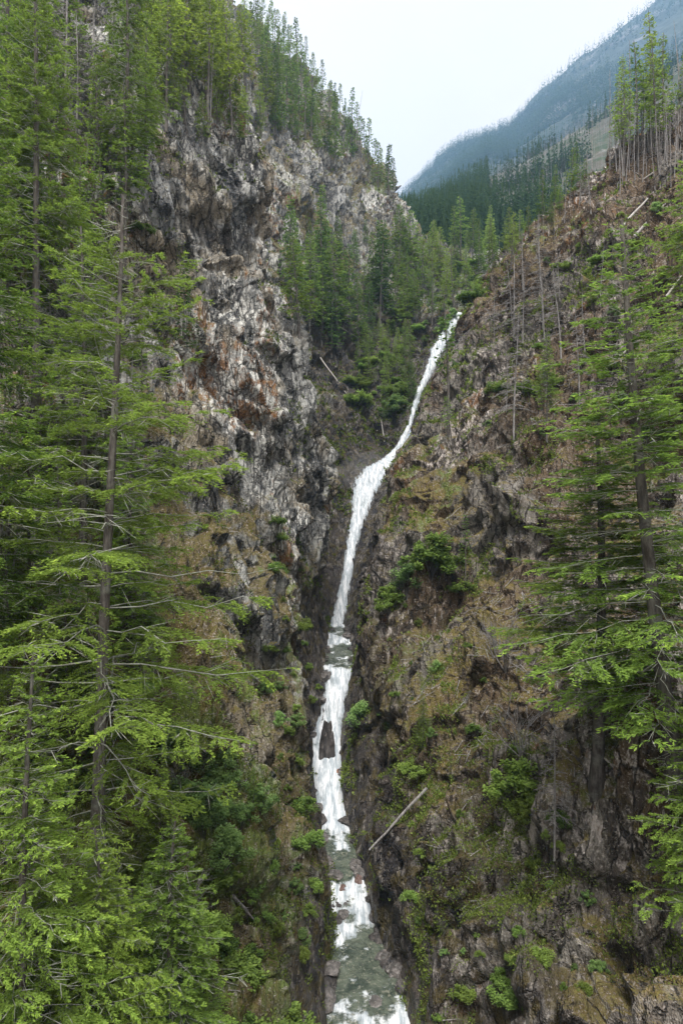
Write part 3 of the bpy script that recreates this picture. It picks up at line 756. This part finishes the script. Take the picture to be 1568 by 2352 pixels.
zone('shrub', 'leafy shrub in the gully beside the scree', 'shrub', BUSH, [(780, 880), (850, 780), (930, 800), (930, 930), (890, 960), (800, 930)], 22, 20, 1.2, 2.8, 'shrubs in the gully', parts=SP)
stand('small_fir', 'small dense fir tight against the left side of the upper waterfall', 'tree', DARKS[2], 945, 925, 835, sxy=1.1)
stand('round_shrub', 'rounded grey green shrub above the scree left of the upper waterfall', 'shrub', ALDER[1], 908, 960, 905, parts=SP, sxy=1.1)

# ------------------------------------------------------------------ right bank
stand('fir_tree', 'largest fir on the right bank with a forked bright yellow green top', 'tree', NEAR2, 1552, 1800, 500, rz=2.6, sxy=1.4, tilt=(0, -.11))
stand('fir_tree', 'fir on the right bank with a dark bare lower trunk and flat dark green boughs', 'tree', NEAR3, 1370, 1815, 960, rz=0, sxy=1.6)
stand('fir_tree', 'fir behind the largest right fir with dark boughs at the right edge', 'tree', NEAR2, 1590, 1000, 300, rz=1.9)
stand('fir_tree', 'fir reaching in from the right edge low over the lichened rock', 'tree', NEAR4, 1640, 2150, 1330, rz=3.5, sxy=1.0)
stand('small_fir', 'slender small fir on the right slope behind the forked fir', 'tree', NEAR3, 1255, 1010, 760, sxy=.8)
stand('ledge_tree', 'small crooked tree with a flat top on a mossy ledge right of the falls', 'tree', MIDS[3], 1040, 1030, 905, rz=1, tilt=(0, -.12), sxy=1.2)
stand('thin_tree', 'tall sparse tree overlapping the upper waterfall on its right side', 'tree', SPIRES[2], 1028, 1000, 715, rz=1, sxy=1.2)
stand('thin_tree', 'thin dark sapling beside the black overhang on the right bank', 'tree', SPIRES[1], 1068, 1345, 1180, rz=1)
stand('maple_shrub', 'large blue green maple on the right bank level with the lower falls', 'shrub', MAPLE, 990, 1330, 1215, parts=SP, rz=1)
stand('maple_shrub', 'lower maple with broad bright leaves just left of the large maple', 'shrub', MAPLE, 893, 1410, 1340, parts=SP, rz=3)
stand('round_shrub', 'dark green shrub between the two maples on the right bank', 'shrub', ALDER[0], 935, 1370, 1270, parts=SP)
stand('young_fir', 'young bright fir on the right bank level with the middle cascade', 'tree', NEAR4, 970, 1715, 1590, sxy=1.0)
stand('young_fir', 'small bushy fir left of the young bright fir near the cascade', 'tree', DARKS[2], 890, 1680, 1625, sxy=1.3)
stand('round_shrub', 'pale shrub hanging at the lip of the right wall above the cascade', 'shrub', ALDER[1], 832, 1670, 1610, parts=SP)
stand('leafy_shrub', 'broad leaved bright shrub below the bare grey brush on the right', 'shrub', MAPLE, 1180, 1850, 1740, parts=SP, rz=2)
stand('leafy_shrub', 'dark broad leaved shrub just under the bright one on the right slope', 'shrub', BUSH[1], 1215, 1900, 1810, parts=SP, rz=2)
stand('dead_tree', 'small grey dead conifer with bare fine boughs on the lower right slope', 'tree', DEADS[0], 1272, 1960, 1640, rz=1)
stand('dead_tree', 'grey dead conifer shedding its boughs below the right ridge', 'tree', DEADS[1], 1240, 755, 555, rz=2, sxy=1.3)
stand('dead_tree', 'grey dead conifer standing left of the shedding one', 'tree', DEADS[2], 1180, 790, 590, rz=4, sxy=1.5)
stand('dead_tree', 'tall bare speckled trunk on the right slope above the ledge', 'tree', DEADS[1], 1185, 1010, 720, rz=5)
stand('bare_shrub', 'leafless pale grey shrub in the middle of the right slope', 'shrub', bare_shrub(5, 3), 1160, 1545, 1400)
stand('bare_shrub', 'leafless shrub with dark thick stems under the flat fir boughs', 'shrub', bare_shrub(6, 3), 1195, 1740, 1600)
zone('fir_tree', 'fir with a long bare trunk in the burnt stand on the right ridge', 'tree', [MIDS[3], MIDS[1]], [(1370, 370), (1500, 330), (1568, 300), (1568, 370), (1400, 400)], 9, 26, 10, 16, 'green firs on the right ridge', sxy=(.7, .95))
stand('fir_tree', 'tallest fir on the right ridge leaning with a bare top', 'tree', MIDS[3], 1492, 350, 25, sxy=.9)
zone('dead_tree', 'grey burnt trunk in the dead stand on the right ridge', 'tree', SNAGS, [(1330, 400), (1400, 350), (1568, 270), (1600, 420), (1420, 440)], 55, 12, 5, 14, 'burnt trunks on the right ridge')
zone('fir_tree', 'small fir on the crest of the right slope', 'tree', MIDS[:2] + DARKS[:1], [(1120, 620), (1250, 480), (1350, 400), (1350, 440), (1230, 560), (1140, 660)], 12, 30, 4, 8, 'small firs on the right crest')
zone('dead_tree', 'small grey dead tree on the crest of the right slope', 'tree', DEADS + SNAGS, [(1120, 640), (1250, 500), (1350, 420), (1380, 470), (1230, 620)], 10, 30, 4, 8, 'small dead trees on the right crest')

zone('dead_tree', 'grey dead fir with bare brushy boughs on the left slope', 'tree', DEADS, [(0, 600), (330, 760), (350, 1100), (330, 1500), (0, 1500)], 16, 80, 4, 8, 'dead firs on the left slope')
zone('dead_tree', 'thin grey snag among the green firs high on the left mountain', 'tree', SNAGS + DEADS[:1], [(0, 60), (300, 40), (600, 60), (800, 330), (640, 330), (340, 300), (0, 500)], 46, 34, 7, 14, 'grey snags high on the left mountain')
zone('bare_shrub', 'leafless grey brush on the left bank below the firs', 'shrub', [bare_shrub(15, 2.4), bare_shrub(16, 2.0)], [(0, 800), (360, 900), (400, 1700), (480, 2200), (0, 2200)], 16, 90, 1.4, 2.6, 'leafless brush on the left bank')
zone('dead_tree', 'grey dead conifer with drooping boughs on the upper right slope', 'tree', DEADS, [(1110, 640), (1300, 560), (1400, 700), (1300, 1050), (1120, 1000)], 13, 50, 5, 10, 'dead conifers on the upper right slope')
zone('small_fir', 'small bright fir in the gully left of the upper waterfall', 'tree', MIDS[:1] + MIDS[2:3], [(800, 850), (860, 780), (940, 760), (950, 900), (880, 940)], 26, 18, 4, 9, 'small firs in the gully')
# shrubs and small plants on both walls
zone('alder_shrub', 'grey green alder in the thicket on the left bank', 'shrub', ALDER, [(390, 1730), (590, 1760), (610, 1960), (520, 2000), (400, 1950)], 13, 40, 1.8, 3.0, 'alders in the left bank thicket', parts=SP)
zone('leafy_shrub', 'bright green shrub under the alders and firs on the left bank', 'shrub', BUSH, [(400, 1900), (520, 1900), (640, 2100), (700, 2400), (300, 2400), (100, 2200), (250, 2000)], 26, 55, 1.0, 1.9, 'shrubs low on the left bank', parts=SP)
zone('ledge_shrub', 'small green shrub clinging to the left gorge wall', 'shrub', BUSH + ALDER, [(600, 1150), (700, 1180), (735, 1500), (740, 1900), (750, 2150), (640, 2250), (600, 1700), (620, 1400)], 40, 26, .6, 1.5, 'shrubs on the left gorge wall', parts=SP)
zone('ledge_shrub', 'small green shrub clinging to the right gorge wall', 'shrub', BUSH + ALDER, [(880, 1200), (990, 1050), (1050, 1100), (1150, 1500), (1250, 1750), (1350, 2000), (1400, 2352), (1000, 2352), (880, 1900), (840, 1600)], 52, 34, .35, 1.15, 'shrubs on the right gorge wall', parts=SP)
zone('slope_shrub', 'low shrub on the reddish upper right slope', 'shrub', BUSH + ALDER, [(1130, 750), (1350, 470), (1568, 450), (1568, 1100), (1300, 1100), (1100, 1000)], 34, 45, .9, 2.0, 'shrubs on the upper right slope', parts=SP)
zone('slope_shrub', 'low shrub among the rocks of the left slope', 'shrub', BUSH + ALDER, [(0, 500), (330, 400), (420, 900), (420, 1500), (380, 1800), (0, 1900)], 34, 55, .8, 1.6, 'shrubs on the left slope', parts=SP)
zone('gully_shrub', 'shrub at the head of the valley near the top of the waterfall', 'shrub', BUSH + ALDER, [(900, 620), (1150, 590), (1080, 720), (990, 800), (900, 800)], 40, 18, 1.5, 3, 'shrubs at the valley head', parts=SP)

# ------------------------------------------------------------------ turf, ferns and litter as ground cover
def cover(name, G, n, seed, mat, size, region, cat):
    rng = np.random.default_rng(seed)
    N = grid_normals(G); N *= np.sign(N[..., 2:3] + 1e-6)
    p = G.reshape(-1, 3); nn = N.reshape(-1, 3)
    px = 784 + F * p[:, 0] / np.maximum(p[:, 1], 1); py = 1176 - F * p[:, 2] / np.maximum(p[:, 1], 1)
    m = (p[:, 1] > 24) & (px > -60) & (px < 1630) & (py > -40) & (py < 2420)
    m &= (nn[:, 2] * .5 + fbm(p / 5, 3, seed) * .9 + fbm(p / 1.3, 2, seed + 3) * .4 + region(p)) > .55
    idx = np.where(m)[0]
    w = p[idx, 1] ** -1.0; idx = rng.choice(idx, n, p=w / w.sum())
    k = 5
    b = np.repeat(p[idx] + rng.normal(0, .12, (n, 3)), k, 0) + rng.normal(0, .09, (n * k, 3))
    d = np.repeat(nn[idx], k, 0) * .5 + rng.normal(0, .6, (n * k, 3)); d[:, 2] += .5
    sz = size * np.repeat(rng.uniform(.5, 1.4, n) * np.clip(p[idx, 1] / 60, .6, 2.2), k) * rng.uniform(.6, 1.2, n * k)
    me = leaf_mesh(name, [rhombs(b, d, sz, sz * .28, rng, .3)], [np.repeat(rng.uniform(.1, .9, n), k) + rng.normal(0, .12, n * k)], MAT[mat])
    tag(add(name, me), kind='stuff')
cover('ground_cover', GL, 26000, 5, 'grass', .22, lambda p: np.interp(p[:, 1], [30, 50, 75, 110, 140], [.35, .1, -.05, .1, .3]) + np.interp(p[:, 0] , [-30, -12, 0], [.2, .05, 0]), 'turf')
cover('ground_cover', GR, 42000, 6, 'grass', .2, lambda p: np.interp(p[:, 1], [30, 50, 90, 130], [.15, .15, .05, .1]), 'turf')
def litter(name, G, n, seed):
    rng = np.random.default_rng(seed)
    p = G.reshape(-1, 3); px = 784 + F * p[:, 0] / np.maximum(p[:, 1], 1)
    N = grid_normals(G).reshape(-1, 3)
    idx = np.where((p[:, 1] > 24) & (p[:, 1] < 200) & (px > -50) & (px < 1620) & (np.abs(N[:, 2]) > .45) & (np.abs(p[:, 0]) > 5) & (fbm(p / 6, 3, seed) > .12))[0]
    idx = rng.choice(idx, n)
    b = p[idx]; d = rng.normal(0, 1, (n, 3)); d[:, 2] *= .4; d -= N[idx] * (d * N[idx]).sum(1)[:, None]; d /= np.linalg.norm(d, axis=1)[:, None]
    l = rng.uniform(.2, 1.0, n) ** 1.6 * 2 * np.clip(p[idx, 1] / 70, .5, 1.6)
    up = N[idx] * np.sign(N[idx][:, 2:3]); s = np.cross(d, up) * (l * .018 + .012)[:, None]
    a = b + up * .10 - d * l[:, None] * .5; c = b + up * .14 + d * l[:, None] * .5; t = up * np.linalg.norm(s, axis=1)[:, None]
    V = np.stack([a - s, a + s, a + t, c - s * .5, c + s * .5, c + t * .6], 1).reshape(-1, 3)
    f = np.arange(n)[:, None, None] * 6 + np.array([[0, 1, 4, 3], [1, 2, 5, 4], [2, 0, 3, 5]])[None]
    tag(add(name, mesh_np(name, V, f.reshape(-1, 4), MAT['dead'])), kind='stuff')
litter('fallen_twigs', GL, 3000, 8); litter('fallen_twigs', GR, 3500, 9)

# ------------------------------------------------------------------ far woods (thousands of trees: one mass each)
def far_wood(name, G, n, seed, H, K, mat, wmul, test=None, dead=False):
    rng = np.random.default_rng(seed)
    nu, nv = G.shape[:2]
    i = rng.uniform(0, nu - 1.001, n * 3); j = rng.uniform(0, nv - 1.001, n * 3)
    a = G[i.astype(int), j.astype(int)]; b_ = G[i.astype(int) + 1, j.astype(int)]; c_ = G[i.astype(int), j.astype(int) + 1]
    p = a + (b_ - a) * (i % 1)[:, None] + (c_ - a) * (j % 1)[:, None]
    px = 784 + F * p[:, 0] / p[:, 1]; py = 1176 - F * p[:, 2] / p[:, 1]
    m = (px > 880) & (px < 1640) & (py < 720) & (py > -60)
    if test is not None: m &= test(px, py, p)
    p = p[m][:n]; n = len(p)
    h = H * rng.uniform(.6, 1.3, n)
    if dead:
        r = h * .007; k = np.arange(3) * 2.094
        ring = np.stack([np.cos(k), np.sin(k), 0 * k], 1)
        lo = p[:, None] + ring[None] * r[:, None, None]; hi = p[:, None] + ring[None] * (r * .25)[:, None, None] + np.array([0, 0, 1]) * h[:, None, None] + rng.normal(0, .02, (n, 1, 3)) * h[:, None, None]
        V = np.concatenate([lo, hi], 1).reshape(-1, 3)
        f = np.arange(n)[:, None, None] * 6 + np.array([[0, 1, 4, 3], [1, 2, 5, 4], [2, 0, 3, 5]])[None]
        me = mesh_np(name, V, f.reshape(-1, 4), MAT['dead'])
        T = np.repeat(np.arange(n), 10); t = rng.uniform(.25, 1, len(T)); az = rng.uniform(0, 6.28, len(T))
        tag(add(name, me), kind='stuff')
        return
    idx = np.repeat(np.arange(n), K); N = len(idx)
    t = np.tile((np.arange(K) + .5) / K, n); t = np.clip(t + rng.normal(0, .02, N), .04, 1)
    az = rng.uniform(0, 6.283, N)
    R = (1 - t) ** .85 * h[idx] * wmul * rng.uniform(.55, 1.15, N)
    d = np.stack([np.cos(az) * R, np.sin(az) * R, -.42 * R - .02 * h[idx]], 1)
    base = p[idx] + np.array([0, 0, 1.0]) * (t * h[idx])[:, None]
    base[:, 2] += .10 * h[idx] * (1 - t) * .6
    V = rhombs(base, d, np.linalg.norm(d, axis=1), np.maximum(R * .42, h[idx] * .02), rng, .85)
    # leaders
    up = rhombs(p + np.array([0, 0, 1.0]) * (h * .86)[:, None], np.tile([0, .0, 1.0], (n, 1)), h * .18, h * .016, rng, 0)
    me = leaf_mesh(name, [V, up], [.1 + .6 * t * rng.uniform(.5, 1.2, N) + .2 * rng.random(n)[idx], np.full(n, .7)], MAT[mat])
    tag(add(name, me), kind='stuff')
burnt = lambda px, py: (px > 1120) & (py > 300 - (px - 1120) * .25) & (py < 520 - (px - 1120) * .1)
far_wood('distant_wood', GH, 3600, 3, 17, 34, 'fir_far', .16, lambda px, py, p: ~(burnt(px, py) & (fbm(p / 40, 2, 4) > -.25)))
far_wood('dead_wood', GH, 1500, 4, 11, 0, 'dead', 0, lambda px, py, p: burnt(px, py), True)
far_wood('mountain_wood', GM, 17000, 5, 30, 8, 'fir_far', .20, lambda px, py, p: fbm(p / 190, 4, 14) < .14)

# ------------------------------------------------------------------ boulders, logs
def boulder(label, px, py, w, h, seed, col, sink=.35, depth=None, tall=1.0):
    rng = np.random.default_rng(seed)
    import bmesh
    bm = bmesh.new(); bmesh.ops.create_icosphere(bm, subdivisions=5, radius=1)
    V = np.array([v.co[:] for v in bm.verts]); 
    me = bpy.data.meshes.new('boulder')
    for q in range(16):                       # chop flats
        n = rng.normal(0, 1, 3); n /= np.linalg.norm(n); dd = rng.uniform(.55, .85)
        e = V @ n - dd; V = V - np.outer(np.maximum(e, 0), n) * .95
    V += V * (.05 * fbm(V * 3 + seed, 4, seed))[:, None]
    V[:, :2] *= (1 - (1 - tall) * (V[:, 2:3] * .5 + .5))
    V += (V / (np.linalg.norm(V, axis=1)[:, None] + 1e-6)) * (.10 * cells(V * 2.2 + seed, seed) + .06 * ridged(V * 3, 3, seed))[:, None]
    for v, c in zip(bm.verts, V): v.co = c
    bm.to_mesh(me); bm.free(); me.materials.append(col)
    o = add('boulder', me)
    Y = depth; x, _, z = P(px, py, Y)
    wm = w / F * Y / 2; hm = h / F * Y / 2
    o.scale = (wm * 1.2, wm * 1.5, hm * 1.2); o.location = (x, Y, z - hm * .1); o.rotation_euler = (0, 0, rng.uniform(-.4, .4))
    tag(o, label, 'boulder')
    return o
def stone_mat(name, a, c, d):
    m, nt = new_mat(name); b = NB(nt); pos = b.n('ShaderNodeTexCoord').outputs['Object']
    cc = b.mix(b.ramp(b.noise(pos, 1.6, 6, .7), .38, .62), a, c); cc = b.mix(b.ramp(b.noise(pos, 4, 5, .75), .55, .68), cc, d)
    bs = b.n('ShaderNodeBsdfPrincipled'); b.l(cc, bs.inputs['Base Color']); bs.inputs['Roughness'].default_value = .5
    bp = b.n('ShaderNodeBump'); bp.inputs['Strength'].default_value = .8; bp.inputs['Distance'].default_value = .1; b.l(b.noise(pos, 5, 5, .7), bp.inputs['Height']); b.l(bp.outputs[0], bs.inputs['Normal'])
    b.l(bs.outputs[0], b.n('ShaderNodeOutputMaterial').inputs[0]); return m
WETB = stone_mat('wet_stone', (.03, .027, .026), (.09, .08, .075), (.17, .15, .14)); REDB = stone_mat('red_stone', (.12, .065, .05), (.22, .15, .13), (.3, .26, .24)); GRYB = stone_mat('grey_stone', (.07, .065, .06), (.19, .17, .16), (.34, .32, .3))
boulder('huge dark wedge of rock splitting the middle cascade in two', 753, 1722, 46, 150, 3, WETB, depth=69.0, tall=.45)
boulder('small dark boulder at the lip of the cascade', 788, 1542, 26, 15, 5, WETB, depth=81.0)
boulder('flat reddish boulder in the lower rapid', 786, 2041, 17, 14, 7, REDB, depth=52.2)
boulder('dark boulder in the white water below the reddish one', 783, 2072, 33, 18, 8, WETB, depth=51.2)
boulder('small black boulder left of the dark one in the lower rapid', 768, 2082, 14, 10, 12, WETB, depth=50.7)
boulder('largest rounded boulder at the foot of the lower rapid', 789, 2106, 26, 26, 9, GRYB, depth=49.8)
boulder('brown boulder against the left bank at the top of the lower rapid', 768, 2012, 32, 18, 10, GRYB, depth=53.6)
boulder('red brown boulder against the right wall above the lower rapid', 822, 2022, 18, 34, 11, REDB, depth=53.0)
boulder('grey slab on the left bank at the still pool', 764, 2225, 34, 26, 14, GRYB, depth=43.5)
boulder('wet rock breaking the water in the bottom rapid', 860, 2300, 50, 14, 15, GRYB, depth=41.6)
boulder('wet black rock in the fan at the top of the lower falls', 834, 1104, 20, 14, 16, WETB, depth=119.5)
boulder('dark rock behind the water curtain of the lower falls', 842, 1150, 16, 26, 17, WETB, depth=117.2)

for k in range(46):
    Yb = random.choice([random.uniform(40, 62), random.uniform(62, 99)]); z, xl, xr, f = creek(Yb); sd = random.choice([-1, 1])
    xb = (xl if sd < 0 else xr) + sd * random.uniform(-.05, .45); px_, py_ = 784 + F * xb / Yb, 1176 - F * (z + .05) / Yb
    s_ = random.uniform(.5, 1.4)
    o = boulder('wet rock at the edge of the creek against the gorge wall', px_, py_, s_ / Yb * F, s_ * random.uniform(.5, .9) / Yb * F, 100 + k, random.choice([WETB, WETB, GRYB]), depth=Yb)
    o['group'] = 'wet rocks along the creek edges'; o['category'] = 'rock'; o.name = 'creek_rock'

def log(label, a, b_, r, mat='log', da=None, db=None, taper=.5):
    def pt(q, dep):
        if dep: return np.array(P(q[0], q[1], dep))
        h = next(g for g in (ground(q[0] + i * 2, q[1] + i * 6) for i in range(60)) if g); n = h[2] if h[2].z > 0 else -h[2]
        return np.array(h[0] + n * (r * 1.2))
    p0, p1 = pt(a, da), pt(b_, db); s = np.linspace(0, 1, 8)[:, None]
    rng = np.random.default_rng(int(a[0] * 7 + a[1]))
    pts = p0 * (1 - s) + p1 * s + rng.normal(0, r * .18, (8, 3)) * (s * (1 - s) * 4)
    T = Tubes(); T.tube(pts, r * (1 - (1 - taper) * s[:, 0]), 8)
    L = np.linalg.norm(p1 - p0)
    for k in range(int(4 + L)):
        u = rng.uniform(.1, .95); q = p0 * (1 - u) + p1 * u; d = rng.normal(0, 1, 3); d /= np.linalg.norm(d)
        T.tube([q, q + d * rng.uniform(.1, .45)], [r * .25, r * .1], 3)
    return tag(add('fallen_log', T.mesh('fallen_log', MAT[mat])), label, 'log')
h0 = ground(978, 1812)[0].y
log('long grey log leaning across the right gorge wall above the lower pool', (980, 1810), (848, 1952), .11, 'dead', h0 - .8, h0 - 1.2, .6)
log('short grey log wedged beside the lower end of the long leaning log', (842, 1945), (818, 1978), .12, 'dead', 56.5, 57.0)
log('broken orange log jammed beside the big wedge of rock', (778, 1768), (762, 1800), .16, 'redwood', 67.0, 66.0, .9)
log('long bleached log lying along the top of the right crest', (1290, 535), (1500, 400), .22)
log('bleached log on the right crest nearest the dead stand', (1325, 450), (1365, 385), .18)
log('pale log pointing up from the rocks near the right edge', (1455, 545), (1545, 450), .18)
log('pale log crossing the grey outcrop left of the right edge', (1430, 520), (1500, 440), .16)
log('thin bleached log across the gully under the dark firs', (770, 745), (858, 800), .15)
log('bleached log standing steeply against the gully wall', (735, 820), (795, 905), .16)
log('small white log upright in the scree left of the falls', (866, 990), (860, 955), .10)
log('second white log leaning in the scree left of the falls', (882, 1015), (874, 965), .10)
log('broken grey log low on the left bank beside the alders', (632 - 100, 2060), (700 - 110, 2120), .10, 'dead')
zone_logs = scatter([(1250, 620), (1568, 420), (1568, 900), (1350, 900)], 8, 60)
for k, (x, y) in enumerate(zone_logs):
    o = log('bleached fallen trunk on the reddish upper right slope', (x, y), (x + random.uniform(25, 60), y - random.uniform(10, 55)), .12)
    o['group'] = 'fallen trunks on the upper right slope'
log('grey fallen stick on the left bank under the tallest fir', (345, 1740), (400, 1850), .07, 'dead')

import bmesh
hz = bpy.data.meshes.new('haze'); bm = bmesh.new(); bmesh.ops.create_cube(bm, size=1)
for v in bm.verts: v.co = Vector((v.co.x * 5200 + 700, v.co.y * 3400 + 1500, v.co.z * 2000 + 520))
bm.to_mesh(hz); bm.free()
m, nt = new_mat('haze_air'); b = NB(nt)
pv = b.n('ShaderNodeVolumePrincipled'); pv.inputs['Color'].default_value = (.42, .68, 1, 1); pv.inputs['Density'].default_value = .0002; pv.inputs['Anisotropy'].default_value = .1
b.l(pv.outputs[0], b.n('ShaderNodeOutputMaterial').inputs['Volume'])
hz.materials.append(m); tag(add('haze', hz), kind='stuff')
mm, nt = new_mat('spray_mist'); b = NB(nt); pv = b.n('ShaderNodeVolumePrincipled'); pv.inputs['Color'].default_value = (.9, .93, .96, 1); pv.inputs['Density'].default_value = .018
b.l(pv.outputs[0], b.n('ShaderNodeOutputMaterial').inputs['Volume'])
for px_, py_, Y_, rx_, rz_ in ((850, 1090, 118, 6.0, 4.0), (790, 1410, 100, 2.2, 2.4), (750, 1790, 65.5, 1.5, 1.0)):
    me = bpy.data.meshes.new('mist'); bm = bmesh.new(); bmesh.ops.create_icosphere(bm, subdivisions=3, radius=1); bm.to_mesh(me); bm.free(); me.materials.append(mm)
    o = add('mist', me); o.location = P(px_, py_, Y_); o.scale = (rx_, rx_ * .6, rz_); tag(o, kind='stuff')
SC.cycles.volume_bounces = 1


SC.view_settings.view_transform = 'Standard'; SC.view_settings.look = 'None'
SC.view_settings.exposure = 1.78; SC.view_settings.gamma = 1.0; SC.view_settings.use_curve_mapping = False
SC.render.engine = 'CYCLES'
SC.cycles.max_bounces = 5; SC.cycles.diffuse_bounces = 4; SC.cycles.transparent_max_bounces = 4
SC.cycles.use_denoising = True; SC.cycles.use_adaptive_sampling = True; SC.cycles.adaptive_threshold = .02
